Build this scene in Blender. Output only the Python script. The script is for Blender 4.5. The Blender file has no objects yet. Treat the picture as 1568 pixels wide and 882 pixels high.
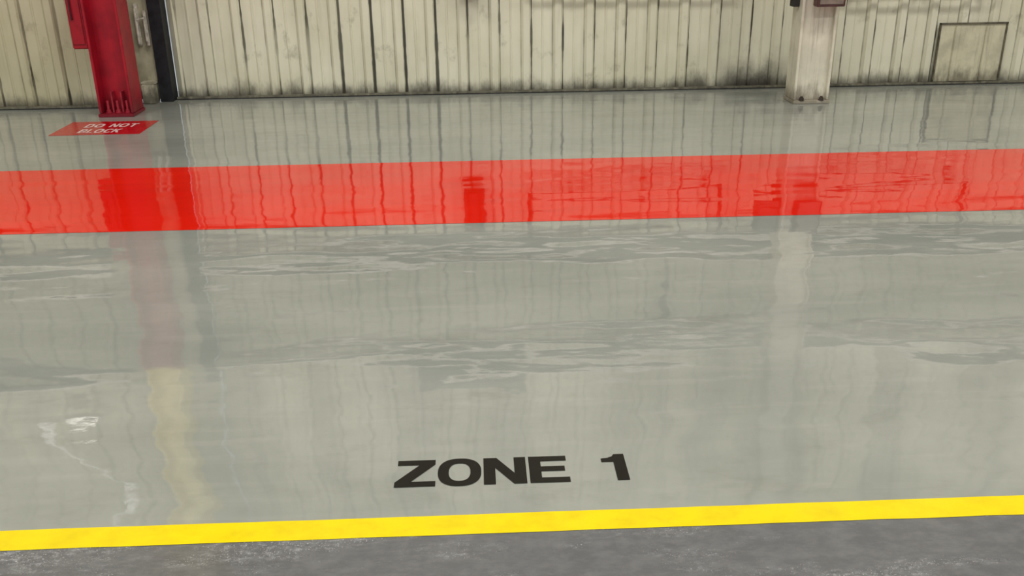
import bpy, bmesh, math, random
from mathutils import Matrix, Vector
random.seed(3)
S=bpy.context.scene
COL=S.collection
# ---------------- camera
H=1.6;F=1500
R=(Matrix.Rotation(math.radians(-2.1),3,'Z')@Matrix.Rotation(math.radians(68),3,'X')@Matrix.Rotation(math.radians(-0.75),3,'Z'))
cam=bpy.data.cameras.new('camera'); cam.lens=F/1632*36; cam.sensor_width=36; cam.clip_end=100
co=bpy.data.objects.new('camera',cam); COL.objects.link(co)
co.matrix_world=Matrix.Translation((0,0,H))@R.to_4x4()
S.camera=co
S.view_settings.view_transform='Standard'
S.view_settings.look='None'

# ---------------- node helpers
def srgb(r,g,b):
    f=lambda c:(c/255/12.92) if c/255<=0.04045 else ((c/255+0.055)/1.055)**2.4
    return (f(r),f(g),f(b),1)
class N:
    def __init__(s,name):
        s.m=bpy.data.materials.new(name); s.m.use_nodes=True
        s.t=s.m.node_tree; s.b=s.t.nodes['Principled BSDF']
        s.geo=s.t.nodes.new('ShaderNodeNewGeometry')
        sp=s.t.nodes.new('ShaderNodeSeparateXYZ'); s.t.links.new(s.geo.outputs['Position'],sp.inputs[0])
        s.x,s.y,s.z=sp.outputs
    def L(s,a,b):
        if hasattr(a,'is_linked') or hasattr(a,'node'): s.t.links.new(a,b)
        else: b.default_value=a
    def M(s,op,a,b=0.0,c=None,clamp=False):
        n=s.t.nodes.new('ShaderNodeMath'); n.operation=op; n.use_clamp=clamp
        s.L(a,n.inputs[0]); s.L(b,n.inputs[1])
        if c is not None: s.L(c,n.inputs[2])
        return n.outputs[0]
    def R(s,v,a,b,c=0.0,d=1.0):
        n=s.t.nodes.new('ShaderNodeMapRange'); n.interpolation_type='SMOOTHSTEP'
        s.L(v,n.inputs[0]); s.L(a,n.inputs[1]); s.L(b,n.inputs[2]); s.L(c,n.inputs[3]); s.L(d,n.inputs[4])
        return n.outputs[0]
    def noise(s,sx,sy,sz,detail=3,rough=0.5,off=0.0):
        c=s.t.nodes.new('ShaderNodeCombineXYZ')
        s.L(s.M('MULTIPLY_ADD',s.x,sx,off),c.inputs[0]); s.L(s.M('MULTIPLY',s.y,sy),c.inputs[1]); s.L(s.M('MULTIPLY',s.z,sz),c.inputs[2])
        n=s.t.nodes.new('ShaderNodeTexNoise'); n.inputs['Scale'].default_value=1; n.inputs['Detail'].default_value=detail; n.inputs['Roughness'].default_value=rough
        s.t.links.new(c.outputs[0],n.inputs['Vector'])
        return n.outputs['Fac']
    def mix(s,f,a,b):
        n=s.t.nodes.new('ShaderNodeMix'); n.data_type='RGBA'
        s.L(f,n.inputs[0]); s.L(a,n.inputs[6]); s.L(b,n.inputs[7])
        return n.outputs[2]
    def bump(s,h,st,dist):
        n=s.t.nodes.new('ShaderNodeBump'); n.inputs['Strength'].default_value=st; n.inputs['Distance'].default_value=dist
        s.L(h,n.inputs['Height']); s.t.links.new(n.outputs[0],s.b.inputs['Normal'])
    def set(s,**k):
        for a,b in k.items(): s.L(b,s.b.inputs[a.replace('_',' ')])
        return s.m

def paint(name,rgb,rough=0.4,var=0.12,scale=9,bump=0.0,foot=None,metal=0.0,emit=0,upper=None,uz=(1.75,1.8)):
    n=N(name); c=srgb(*rgb); d=tuple(x*(1-var*2.2) for x in c[:3])+(1,)
    f=n.R(n.noise(scale,scale,scale,4,0.6),0.35,0.7)
    col=n.mix(f,c,d)
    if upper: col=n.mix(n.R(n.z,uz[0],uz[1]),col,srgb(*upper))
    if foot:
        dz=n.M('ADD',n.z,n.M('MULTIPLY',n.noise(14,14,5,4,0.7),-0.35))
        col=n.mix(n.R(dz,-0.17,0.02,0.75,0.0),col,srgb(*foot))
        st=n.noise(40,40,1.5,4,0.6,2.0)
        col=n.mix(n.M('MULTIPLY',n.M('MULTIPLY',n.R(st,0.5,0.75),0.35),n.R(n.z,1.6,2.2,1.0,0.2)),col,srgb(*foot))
    n.set(Base_Color=col,Roughness=rough,Metallic=metal)
    if emit: n.set(Emission_Color=c,Emission_Strength=float(emit))
    if bump: n.bump(n.noise(60,60,60,2),bump,0.002)
    return n.m

def floor_mat(name,kind):
    n=N(name)
    blot=n.noise(0.7,1.3,1,4,0.55); fine=n.noise(9,12,1,5,0.65,3.0)
    if kind=='floor':
        a=n.mix(n.R(blot,0.35,0.65),srgb(143,147,140),srgb(156,159,151))
        a=n.mix(n.M('MULTIPLY',n.R(fine,0.5,0.8),0.30),a,srgb(130,133,125))
        rl=n.noise(2.0,14,1,3,0.5,13.0)
        a=n.mix(n.M('MULTIPLY',n.R(rl,0.5,0.75),0.2),a,srgb(172,173,165))
        sm=n.noise(1.6,3.6,1,5,0.7,33.0)
        a=n.mix(n.M('MULTIPLY',n.R(sm,0.54,0.72),0.38),a,srgb(127,129,120))
        cl=n.noise(1.3,4.5,1,5,0.7,8.0)
        fl=n.noise(14,24,1,4,0.7,17.0)
        dk=n.mix(n.R(fl,0.35,0.7),srgb(92,93,97),srgb(107,108,111))
        patch=n.R(cl,0.50,0.66)
        scuff_glint=n.R(n.noise(30,55,1,5,0.75,27.0),0.46,0.66)
        dk=n.mix(n.M('MULTIPLY',n.M('MULTIPLY',patch,scuff_glint),0.6),dk,srgb(164,165,168))  # pale patches: scuffs mixed with ceiling reflections put into the colour
        sp=n.noise(190,190,1,2,0.5)
        dk=n.mix(n.M('MULTIPLY',n.R(sp,0.60,0.70),n.M('MULTIPLY',patch,0.6)),dk,srgb(215,215,215))  # white specks painted in as sparkle off the gloss
        isd=n.M('LESS_THAN',n.y,2.2)
        c=n.mix(isd,a,dk)
        rough=n.M('ADD',n.M('MULTIPLY',isd,0.14),n.R(fine,0.2,0.8,0.02,0.05))
    elif kind=='red':
        c=n.mix(n.R(blot,0.3,0.7),srgb(224,26,6),srgb(232,34,12))
        sm=n.noise(1.6,3.6,1,5,0.7,33.0)
        c=n.mix(n.M('MULTIPLY',n.R(sm,0.52,0.7),0.28),c,srgb(192,16,6)); rough=n.R(fine,0.2,0.8,0.02,0.05)
    elif kind=='yellow':
        c=n.mix(n.R(fine,0.4,0.75),srgb(240,215,2),srgb(228,200,4)); rough=0.16
    elif kind=='black':
        c=srgb(9,8,8); rough=0.25
    elif kind=='signred':
        c=n.mix(n.R(fine,0.3,0.75),srgb(192,8,20),srgb(176,8,18)); rough=0.2
    elif kind=='white':
        c=n.mix(n.R(fine,0.4,0.8),srgb(238,216,214),srgb(215,150,150)); rough=0.3
    n.set(Base_Color=c,Roughness=rough,IOR={'floor':2.1,'red':1.42,'black':1.45,'yellow':1.5}.get(kind,1.6))
    w=n.M('MULTIPLY',n.noise(0.8,2.4,1,2,0.45,1.0),1.0)
    w2=n.M('MULTIPLY',n.noise(4.5,7,1,2,0.5,5.0),0.08)
    pe=n.M('MULTIPLY',n.noise(55,55,1,2,0.5),0.004)
    n.bump(n.M('ADD',n.M('ADD',w,w2),pe),1.0,0.0115)
    return n.m

PITCH=0.29
def wall_mat(name,base=(230,227,204),phase=0.0,grime_shade=1.0):
    n=N(name)
    big=n.noise(1.1,1,0.8,4,0.6)
    c=n.mix(n.R(big,0.3,0.7),srgb(*base),srgb(base[0]-22,base[1]-22,base[2]-26))
    st=n.noise(17,1,0.9,3,0.55,2.0)
    c=n.mix(n.M('MULTIPLY',n.R(st,0.5,0.8),0.18),c,srgb(130,122,96))
    blob=n.noise(5,1,4,5,0.65,9.0)
    c=n.mix(n.M('MULTIPLY',n.R(blob,0.57,0.73),0.40),c,srgb(118,112,88))
    q=n.M('FRACT',n.M('DIVIDE',n.M('ADD',n.x,-phase+100*PITCH),PITCH))
    hot=n.M('SUBTRACT',1.0,n.R(n.M('ABSOLUTE',n.M('ADD',n.x,0.75)),0.3,1.1))
    def line(pos,w0,w1,amt,col,s1,off,h=0.0):  # dark lines along the ribs: grime plus rib shading painted into the colour
        nonlocal c
        qq=n.M('FRACT',n.M('ADD',q,0.5-pos))
        d=n.M('ABSOLUTE',n.M('ADD',qq,-0.5))
        wid=n.R(n.noise(1.3,1,3.0,3,0.6,off),0.38,0.68,w0,w1)
        if h: wid=n.M('ADD',wid,n.M('MULTIPLY',hot,0.03))
        l=n.M('SUBTRACT',1.0,n.R(d,n.M('MULTIPLY',wid,0.45),wid))
        a=n.R(n.noise(1.1,1,s1,3,0.6,off+3),0.34,0.58,0.35,1.0)
        if h: a=n.M('MAXIMUM',a,n.M('MULTIPLY',hot,h))
        a=n.M('MULTIPLY',a,n.R(n.z,0.9,2.6,amt,amt*0.5))
        c=n.mix(n.M('MULTIPLY',n.M('MULTIPLY',l,a),grime_shade,clamp=True),c,srgb(*col))
    line(0.16,0.02,0.055,0.92,(30,30,29),1.3,7.0,1.0)
    line(-0.17,0.012,0.03,0.55,(78,72,58),1.6,21.0)
    line(0.5,0.01,0.022,0.3,(110,104,84),1.6,31.0)
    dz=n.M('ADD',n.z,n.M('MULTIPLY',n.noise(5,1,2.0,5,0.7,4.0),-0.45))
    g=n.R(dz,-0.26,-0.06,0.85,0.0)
    c=n.mix(n.M('MULTIPLY',g,grime_shade),c,srgb(62,58,50))
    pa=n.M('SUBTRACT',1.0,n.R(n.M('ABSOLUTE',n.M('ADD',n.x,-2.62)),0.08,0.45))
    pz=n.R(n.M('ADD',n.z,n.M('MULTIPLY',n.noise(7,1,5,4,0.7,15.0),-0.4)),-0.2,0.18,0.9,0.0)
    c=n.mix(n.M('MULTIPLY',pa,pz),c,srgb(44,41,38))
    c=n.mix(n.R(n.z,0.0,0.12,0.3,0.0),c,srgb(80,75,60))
    band=n.M('MULTIPLY',n.R(n.z,1.58,1.66),n.R(n.z,2.70,2.85,1.0,0.0))
    c=n.mix(n.M('MULTIPLY',band,0.55),c,srgb(112,117,90))
    vs=n.noise(1.7,1,0.25,3,0.6,40.0)
    up=n.R(n.z,2.7,2.85)
    c=n.mix(n.M('MULTIPLY',up,n.R(vs,0.42,0.62,0.0,0.65)),c,srgb(146,140,122))
    n.set(Base_Color=c,Roughness=0.5)
    return n.m

# ---------------- mesh helpers
def obj(name,bm,mat,parent=None,smooth=False):
    me=bpy.data.meshes.new(name); bm.to_mesh(me); bm.free()
    if isinstance(mat,(list,tuple)):
        for m in mat: me.materials.append(m)
    else: me.materials.append(mat)
    if smooth:
        for p in me.polygons: p.use_smooth=True
    o=bpy.data.objects.new(name,me); COL.objects.link(o)
    if parent: o.parent=parent
    return o
def empty(name):
    o=bpy.data.objects.new(name,None); COL.objects.link(o); return o
def box(bm,x0,x1,y0,y1,z0,z1,bev=0.0,mi=0):
    r=bmesh.ops.create_cube(bm,size=1)
    vs=r['verts']
    for v in vs:
        v.co=Vector(((x0+x1)/2+v.co.x*(x1-x0),(y0+y1)/2+v.co.y*(y1-y0),(z0+z1)/2+v.co.z*(z1-z0)))
    fs={f for v in vs for f in v.link_faces}
    for f in fs: f.material_index=mi
    if bev:
        es={e for v in vs for e in v.link_edges}
        r=bmesh.ops.bevel(bm,geom=list(es),offset=bev,segments=2,affect='EDGES')
        for f in r['faces']: f.material_index=mi
def cyl(bm,p0,p1,r,seg=16,r2=None,mi=0):
    p0=Vector(p0);p1=Vector(p1);d=p1-p0
    rr=bmesh.ops.create_cone(bm,cap_ends=True,segments=seg,radius1=r,radius2=r if r2 is None else r2,depth=d.length,
        matrix=Matrix.Translation((p0+p1)/2)@d.to_track_quat('Z','Y').to_matrix().to_4x4())
    for v in rr['verts']:
        for f in v.link_faces: f.material_index=mi
def slab(name,x0,x1,y0,y1,z0,z1,mat,parent=None,bev=0):
    bm=bmesh.new(); box(bm,x0,x1,y0,y1,z0,z1,bev); return obj(name,bm,mat,parent)

# ---------------- floor & markings
YW=8.85
XL,XR=-9.0,10.0
YB=-6.0
ZT=8.0
slab('floor',XL-.2,XR+.2,YB,YW+.4,-0.2,0.0,floor_mat('epoxy_floor','floor'))
def stripe(name,y0,y1,mat,z,seed):
    rnd=random.Random(seed); bm=bmesh.new(); prev=None
    n=190
    for i in range(n+1):
        x=XL+(XR-XL)*i/n
        a=bm.verts.new((x,y0+rnd.uniform(-1,1)*0.0012,z)); b=bm.verts.new((x,y1+rnd.uniform(-1,1)*0.0012,z))
        if prev: bm.faces.new((prev[0],a,b,prev[1]))
        prev=(a,b)
    return obj(name,bm,mat)
stripe('red_floor_stripe',4.92,6.29,floor_mat('red_epoxy','red'),0.0012,1)
stripe('yellow_floor_line',2.155,2.245,floor_mat('yellow_line_paint','yellow'),0.0012,2)

# ---------------- lettering
def poly(bm,pts,T):
    bm.faces.new([bm.verts.new(T(*p)) for p in pts])
def ring(bm,T,cx,cy,ax,ay,bx,by,n=48,e=2.4,a0=0,a1=360,close=True):
    vo=[];vi=[]
    k=n if close else n+1
    for i in range(k):
        a=math.radians(a0+(a1-a0)*i/n); c,s=math.cos(a),math.sin(a)
        f=lambda u:math.copysign(abs(u)**(2/e),u)
        vo.append(bm.verts.new(T(cx+ax*f(c),cy+ay*f(s)))); vi.append(bm.verts.new(T(cx+bx*f(c),cy+by*f(s))))
    for i in range(n):
        j=(i+1)%k
        bm.faces.new((vo[i],vo[j],vi[j],vi[i]))
def glyph(bm,ch,T):
    if ch=='Z': poly(bm,[(0.03,1),(.84,1),(.84,.82),(.34,.19),(.86,.19),(.86,0),(0,0),(0,.18),(.50,.81),(.03,.81)],T)
    if ch=='O': ring(bm,T,.5,.5,.5,.52,.25,.33)
    if ch=='N': poly(bm,[(0,0),(0,1),(.27,1),(.63,.40),(.63,1),(.87,1),(.87,0),(.61,0),(.24,.61),(.24,0)],T)
    if ch=='E': poly(bm,[(0,0),(0,1),(.80,1),(.80,.81),(.25,.81),(.25,.61),(.75,.61),(.75,.425),(.25,.425),(.25,.19),(.83,.19),(.83,0)],T)
    if ch=='1': poly(bm,[(.25,0),(.25,.70),(.0,.70),(.0,.84),(.14,.86),(.24,.91),(.29,1),(.50,1),(.50,0)],T)
    if ch=='T': poly(bm,[(.30,0),(.30,.81),(0,.81),(0,1),(.84,1),(.84,.81),(.54,.81),(.54,0)],T)
    if ch=='L': poly(bm,[(0,0),(0,1),(.25,1),(.25,.19),(.75,.19),(.75,0)],T)
    if ch=='D':
        poly(bm,[(0,0),(0,1),(.25,1),(.25,0)],T); poly(bm,[(.25,.81),(.25,1),(.45,1),(.45,.81)],T); poly(bm,[(.25,0),(.25,.19),(.45,.19),(.45,0)],T)
        ring(bm,T,.43,.5,.46,.5,.21,.31,n=24,a0=-90,a1=90,close=False)
    if ch=='B':
        poly(bm,[(0,0),(0,1),(.25,1),(.25,0)],T)
        for y0,y1 in ((.82,1),(.43,.60),(0,.18)): poly(bm,[(.25,y0),(.25,y1),(.55,y1),(.55,y0)],T)
        ring(bm,T,.54,.725,.27,.275,.06,.10,n=16,a0=-90,a1=90,close=False)
        ring(bm,T,.55,.29,.31,.29,.08,.11,n=16,a0=-90,a1=90,close=False)
    if ch=='C': ring(bm,T,.5,.5,.5,.52,.25,.33,n=36,a0=38,a1=322,close=False)
    if ch=='K': poly(bm,[(0,0),(0,1),(.25,1),(.25,.60),(.60,1),(.92,1),(.52,.57),(.95,0),(.64,0),(.34,.39),(.25,.30),(.25,0)],T)
def word(bm,items,y0,h,z):
    for ch,x0,sx in items:
        glyph(bm,ch,lambda u,v,x0=x0,sx=sx:(x0+u*sx,y0+v*h,z))
bm=bmesh.new()
word(bm,[('Z',-0.273,.143),('O',-0.144,.133),('N',-0.004,.150),('E',0.136,.146),('1',0.362,.148)],2.392,0.145,0.0015)
obj('zone_floor_lettering',bm,floor_mat('black_floor_paint','black'))
sg=empty('do_not_block_floor_sign')
bm=bmesh.new(); box(bm,-3.32,-2.62,7.37,7.86,0.0008,0.0024); obj('sign_field',bm,floor_mat('sign_red_paint','signred'),sg)
bm=bmesh.new()
def spaced(s,x,sx,gap):
    out=[];W={'Z':.86,'O':1,'N':.87,'E':.83,'T':.84,'L':.75,'D':.89,'B':.86,'C':.88,'K':.95,' ':.45}
    for ch in s:
        if ch!=' ': out.append((ch,x,sx))
        x+=(W[ch]+gap)*sx
    return out
word(bm,spaced('DO NOT',-3.15,.072,.13),7.63,.13,0.0035)
word(bm,spaced('BLOCK',-3.13,.066,.12),7.43,.13,0.0035)
obj('sign_lettering',bm,floor_mat('sign_white_paint','white'),sg)

# ---------------- corrugated wall
def corrugated(name,x0,x1,yb,z0,z1,phase,mat):
    prof=[(-.052,0),(-.026,-.034),(.026,-.034),(.052,0),(.135,0),(.14,-.005),(.155,-.005),(.16,0)]
    xs=[]
    k=math.floor((x0-phase)/PITCH)-1
    while phase+k*PITCH<x1+PITCH:
        for dx,dy in prof:
            x=phase+k*PITCH+dx
            if x0<x<x1: xs.append((x,dy))
        k+=1
    xs=[(x0,0)]+xs+[(x1,0)]
    bm=bmesh.new(); prev=None
    for x,dy in xs:
        c=[bm.verts.new((x,yb+dy,z)) for z in (z0,z1)]
        if prev: bm.faces.new((prev[0],c[0],c[1],prev[1]))
        prev=c
    a=[bm.verts.new(p) for p in ((x0,yb+.06,z0),(x1,yb+.06,z0),(x1,yb+.06,z1),(x0,yb+.06,z1))]
    bm.faces.new(a[::-1])
    return obj(name,bm,mat)
PH=-0.965
corrugated('wall_back',-2.73,XR,YW,0,ZT,PH,wall_mat('cream_metal_cladding',phase=PH))
corrugated('wall_back_left',XL,-3.12,YW-.33,0,ZT,PH-.05,wall_mat('cream_metal_cladding_b',(212,206,178),phase=PH-.05))
slab('wall_left',XL-.1,XL,YB,YW+.1,0,ZT,paint('side_wall_paint',(185,185,172),.6))
slab('wall_right',XR,XR+.1,YB,YW+.1,0,ZT,paint('side_wall_paint_b',(185,185,172),.6))
slab('ceiling',XL-.1,XR+.1,YB,YW+.1,ZT,ZT+.1,paint('ceiling_paint',(205,205,198),.8))

grm=paint('base_trim_paint',(192,186,158),.5,.25,20,foot=(52,50,45))
blk=paint('black_sealant',(38,36,33),.6,.3,20)
def trim(name,x0,x1,y):
    bm=bmesh.new()
    box(bm,x0,x1,y-.075,y-.036,0.009,.026,.002,0)
    box(bm,x0,x1,y-.072,y+.0,0.0,.009,0,1)
    obj(name,bm,[grm,blk])
trim('baseboard_back',-2.73,XR,YW)
trim('baseboard_back_left',XL,-3.12,YW-.33)

# horizontal girts / flashings higher on the wall
gm=paint('flashing_paint',(246,244,232),.35,.10,4)
gd=paint('girt_paint',(84,86,70),.5,.15,4)
def girt(name,z0,z1,zl):
    bm=bmesh.new()
    box(bm,-2.73,XR,YW-.13,YW-.034,z1,z1+.055,.004,0); box(bm,-2.73,XR,YW-.09,YW-.034,z0,z1,.003,1)
    box(bm,-2.73,XR,YW-.12,YW-.034,z0-.03,z0,.003,0)
    box(bm,XL,-3.47,YW-.45,YW-.366,zl,zl+.06,.004,0); box(bm,XL,-3.47,YW-.42,YW-.366,zl-.12,zl,.004,1)
    obj(name,bm,[gm,gd])
girt('trim_1',1.46,1.60,1.5)
girt('trim_2',2.60,2.74,2.66)

# ---------------- door leaf, dark jamb and latch
dr=empty('door_1')
slab('leaf',-3.12,-2.86,8.74,8.79,.02,3.0,paint('door_paint',(192,186,158),.45,.15,6,foot=(60,56,48)),dr)
slab('jamb',-2.855,-2.74,8.70,8.86,.0,3.0,paint('jamb_black',(34,36,42),.45,.3,14),dr,.004)
slab('upper_panel',-3.12,-2.735,8.74,8.79,3.0,ZT,paint('door_paint_b',(190,186,160),.5),dr)
bm=bmesh.new()
box(bm,-2.98,-2.87,8.60,8.74,.0,.17,.006); box(bm,-2.99,-2.86,8.64,8.74,.17,.19,.004)
obj('guide_block',bm,paint('guide_paint',(206,200,176),.5,.2,14,foot=(70,66,56)),dr)
bm=bmesh.new()
box(bm,-2.975,-2.945,8.71,8.74,.50,.86,.004); box(bm,-2.90,-2.875,8.70,8.74,.50,.80,.004)
cyl(bm,(-2.96,8.69,.52),(-2.96,8.69,.82),.011); cyl(bm,(-2.96,8.69,.72),(-2.885,8.67,.74),.010)
cyl(bm,(-2.888,8.68,.74),(-2.888,8.68,.54),.010); cyl(bm,(-2.96,8.69,.52),(-2.96,8.74,.52),.009); cyl(bm,(-2.96,8.69,.82),(-2.96,8.74,.82),.009)
obj('latch',bm,paint('latch_steel',(214,206,192),.4,.2,30),dr)

# ---------------- H-section columns
def column(name,x0,x1,yf,depth,web,mat,bolt,closed=False):
    e=empty(name); bm=bmesh.new()
    t=.022
    box(bm,x0,x0+t,yf,yf+depth,.03,ZT,.003); box(bm,x1-t,x1,yf,yf+depth,.03,ZT,.003)
    box(bm,x0+t,x1-t,yf+web,yf+web+.016,.03,ZT)
    obj('section',bm,mat,e)
    bm=bmesh.new(); box(bm,x0-.006,x1+.006,yf-.02,yf+depth+.02,0,.028,.004)
    obj('base_plate',bm,mat,e)
    bm=bmesh.new()
    for fx in (.22,.5,.78):
        x=x0+(x1-x0)*fx; y=yf+min(web*.5,.07)-.01
        if closed: y=yf-.006
        h=.10 if not closed else .035
        if closed and fx==.5: continue
        cyl(bm,(x,y,.028),(x,y,.028+h),.011); cyl(bm,(x,y,.030),(x,y,.052),.019,6); cyl(bm,(x,y,.028),(x,y,.032),.024)
    if not closed:
        for fx in (.36,.64):
            x=x0+(x1-x0)*fx; box(bm,x-.007,x+.007,yf+.05,yf+web,.028,.20,.002)
    obj('anchor_bolts',bm,bolt,e)
    return e
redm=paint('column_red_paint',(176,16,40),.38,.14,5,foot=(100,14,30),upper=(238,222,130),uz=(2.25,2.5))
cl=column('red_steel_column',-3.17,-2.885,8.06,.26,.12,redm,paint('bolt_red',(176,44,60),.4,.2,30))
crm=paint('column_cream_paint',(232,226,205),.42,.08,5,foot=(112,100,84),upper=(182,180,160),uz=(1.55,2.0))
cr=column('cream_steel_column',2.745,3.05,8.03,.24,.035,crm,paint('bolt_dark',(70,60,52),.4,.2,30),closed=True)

bx=empty('red_call_point_box')
bm=bmesh.new(); box(bm,-3.30,-3.172,8.08,8.24,.56,1.25,.008); box(bm,-3.29,-3.19,8.07,8.08,.60,1.20,.003)
obj('housing',bm,paint('box_red',(160,18,36),.35,.15,10),bx)
bm=bmesh.new(); cyl(bm,(-3.26,8.055,.80),(-3.26,8.055,.95),.007); cyl(bm,(-3.26,8.055,.80),(-3.26,8.07,.80),.006); cyl(bm,(-3.26,8.055,.95),(-3.26,8.07,.95),.006)
obj('handle',bm,paint('box_handle',(60,20,26),.4),bx)
def ebox(name,x0,x1,y0,y1,z0,z1,rgb,lid):
    e=empty(name)
    bm=bmesh.new(); box(bm,x0,x1,y0,y1,z0,z1,.006); obj('housing',bm,paint(name+'_paint',rgb,.4,.15,10),e)
    bm=bmesh.new(); box(bm,x0+.02,x1-.02,y0-.008,y0,z0+.02,z1-.02,.003); box(bm,x1-.045,x1-.03,y0-.02,y0-.008,(z0+z1)/2-.03,(z0+z1)/2+.03,.002)
    obj('lid',bm,paint(name+'_lid',lid,.4,.15,10),e)
    return e
ebox('electrical_box',2.82,3.055,7.90,7.998,.815,1.17,(92,60,56),(140,126,114))
slab('mounting_plate',2.86,3.02,7.998,8.065,.9,1.1,blk,bpy.data.objects['electrical_box'])
ebox('electrical_box',2.53,2.74,8.10,8.24,.86,1.20,(92,84,76),(110,102,92))
slab('support_arm',2.69,2.74,8.10,8.2,.80,.86,blk,bpy.data.objects['electrical_box.001'])

px=empty('wall_extinguisher')
bm=bmesh.new(); cyl(bm,(-.03,8.70,.90),(-.03,8.70,1.20),.085,24); cyl(bm,(-.03,8.70,1.20),(-.03,8.70,1.25),.085,24,.03); cyl(bm,(-.03,8.70,1.25),(-.03,8.70,1.31),.028,16)
obj('cylinder',bm,paint('extinguisher_paint',(110,18,20),.35),px)
bm=bmesh.new(); box(bm,-.06,.06,8.66,8.70,1.31,1.34,.003); cyl(bm,(.04,8.69,1.27),(.085,8.66,1.0),.010); box(bm,-.13,.07,8.79,8.815,.88,1.34,.003)
obj('valve_and_bracket',bm,paint('valve_black',(40,36,36),.4),px)

cdm=paint('conduit_paint',(110,92,78),.4,.2,12)
def conduit(name,pts,r,mat,clips=()):
    e=empty(name); bm=bmesh.new()
    for a,b in zip(pts,pts[1:]): cyl(bm,a,b,r,14)
    for p in pts[1:-1]: bmesh.ops.create_uvsphere(bm,u_segments=12,v_segments=8,radius=r*1.08,matrix=Matrix.Translation(p))
    obj('pipe',bm,mat,e,True)
    bm=bmesh.new()
    for c in clips: box(bm,c[0]-.02,c[0]+.02,c[1]-.03,YW-.034,c[2]-.035,c[2]+.035,.003)
    obj('clips',bm,mat,e)
conduit('wall_conduit',[(.5,8.70,1.44),(.5,8.70,.97),(2.35,8.70,.95),(2.35,8.70,1.44)],.018,cdm,[(.9,8.71,.965),(1.6,8.71,.958),(2.2,8.71,.95)])
conduit('wall_conduit',[(3.2,8.70,1.44),(3.2,8.70,.87),(4.75,8.70,.87),(4.75,8.70,1.44)],.018,cdm,[(3.5,8.71,.87),(4.1,8.71,.87),(4.6,8.71,.87)])

pn=empty('access_panel')
pm=paint('panel_frame_paint',(112,106,88),.45,.3,10); pf=paint('panel_face_paint',(212,206,178),.45,.12,6,foot=(84,78,62))
x0,x1,z1=4.31,4.95,.565
bm=bmesh.new()
for a in ((x0,x0+.014,.05,z1),(x1-.014,x1,.05,z1),(x0,x1,z1-.014,z1)): box(bm,a[0],a[1],8.785,8.812,a[2],a[3],.002)
obj('frame',bm,pm,pn)
bm=bmesh.new(); box(bm,x0+.014,x1-.014,8.80,8.815,.03,z1-.014)
for i in range(2):
    x=x0+.15+i*.29; box(bm,x,x+.05,8.785,8.80,.03,z1-.03,.006)
obj('face',bm,pf,pn)

# items high on the wall, seen only as reflections
sn=empty('wall_sign')
bm=bmesh.new(); box(bm,-.65,.44,8.78,8.805,2.85,3.06,.004); obj('board',bm,paint('sign_board',(70,70,62),.5),sn)
bm=bmesh.new(); box(bm,-.60,.39,8.77,8.78,2.90,3.01); obj('face',bm,paint('sign_face',(96,96,84),.5),sn)
hs=empty('hanging_hose')
bm=bmesh.new(); cyl(bm,(1.85,8.74,2.5),(1.87,8.74,1.98),.055,14,.035); cyl(bm,(1.87,8.74,1.98),(1.87,8.74,1.80),.035,12,.01); box(bm,1.81,1.89,8.74,8.816,2.46,2.52,.003)
obj('hose',bm,paint('hose_dark',(24,23,21),.5),hs)
br=empty('glow_brace')
bm=bmesh.new(); cyl(bm,(-4.35,8.41,3.2),(-3.75,8.41,4.2),.014,12); box(bm,-4.40,-4.30,8.39,8.487,3.16,3.23,.004); box(bm,-3.80,-3.70,8.39,8.487,4.17,4.25,.004)
obj('brace',bm,paint('brace_white_glow',(250,250,245),.3,emit=.45),br)  # not a lamp: glow added to the brace to make a streak of light
wl_=empty('wall_light_fixture')
bm=bmesh.new(); box(bm,-4.15,-3.82,8.40,8.484,3.07,3.13,.01); obj('housing',bm,paint('fixture_white',(220,220,215),.3),wl_)
bm=bmesh.new(); box(bm,-4.13,-3.84,8.385,8.40,3.08,3.12,.004); obj('diffuser',bm,paint('fixture_diffuser',(255,252,240),.3,emit=2.0),wl_)

# ---------------- lights
def area(name,x,y,z,sx,sy,p,col=(1,.975,.935)):
    l=bpy.data.lights.new(name,'AREA'); l.shape='RECTANGLE'; l.size=sx; l.size_y=sy; l.energy=p; l.color=col
    o=bpy.data.objects.new(name,l); o.location=(x,y,z); COL.objects.link(o)
for i,x in enumerate((-6,0.5,7)):
    area('high_bay_light',x,3.5,7.6,3,1.0,232)
    area('high_bay_light',x,-2.5,7.6,3,1.0,232)
w=bpy.data.worlds.new('world'); S.world=w; w.use_nodes=True
w.node_tree.nodes['Background'].inputs[0].default_value=(.9,.95,1,1); w.node_tree.nodes['Background'].inputs[1].default_value=0.5
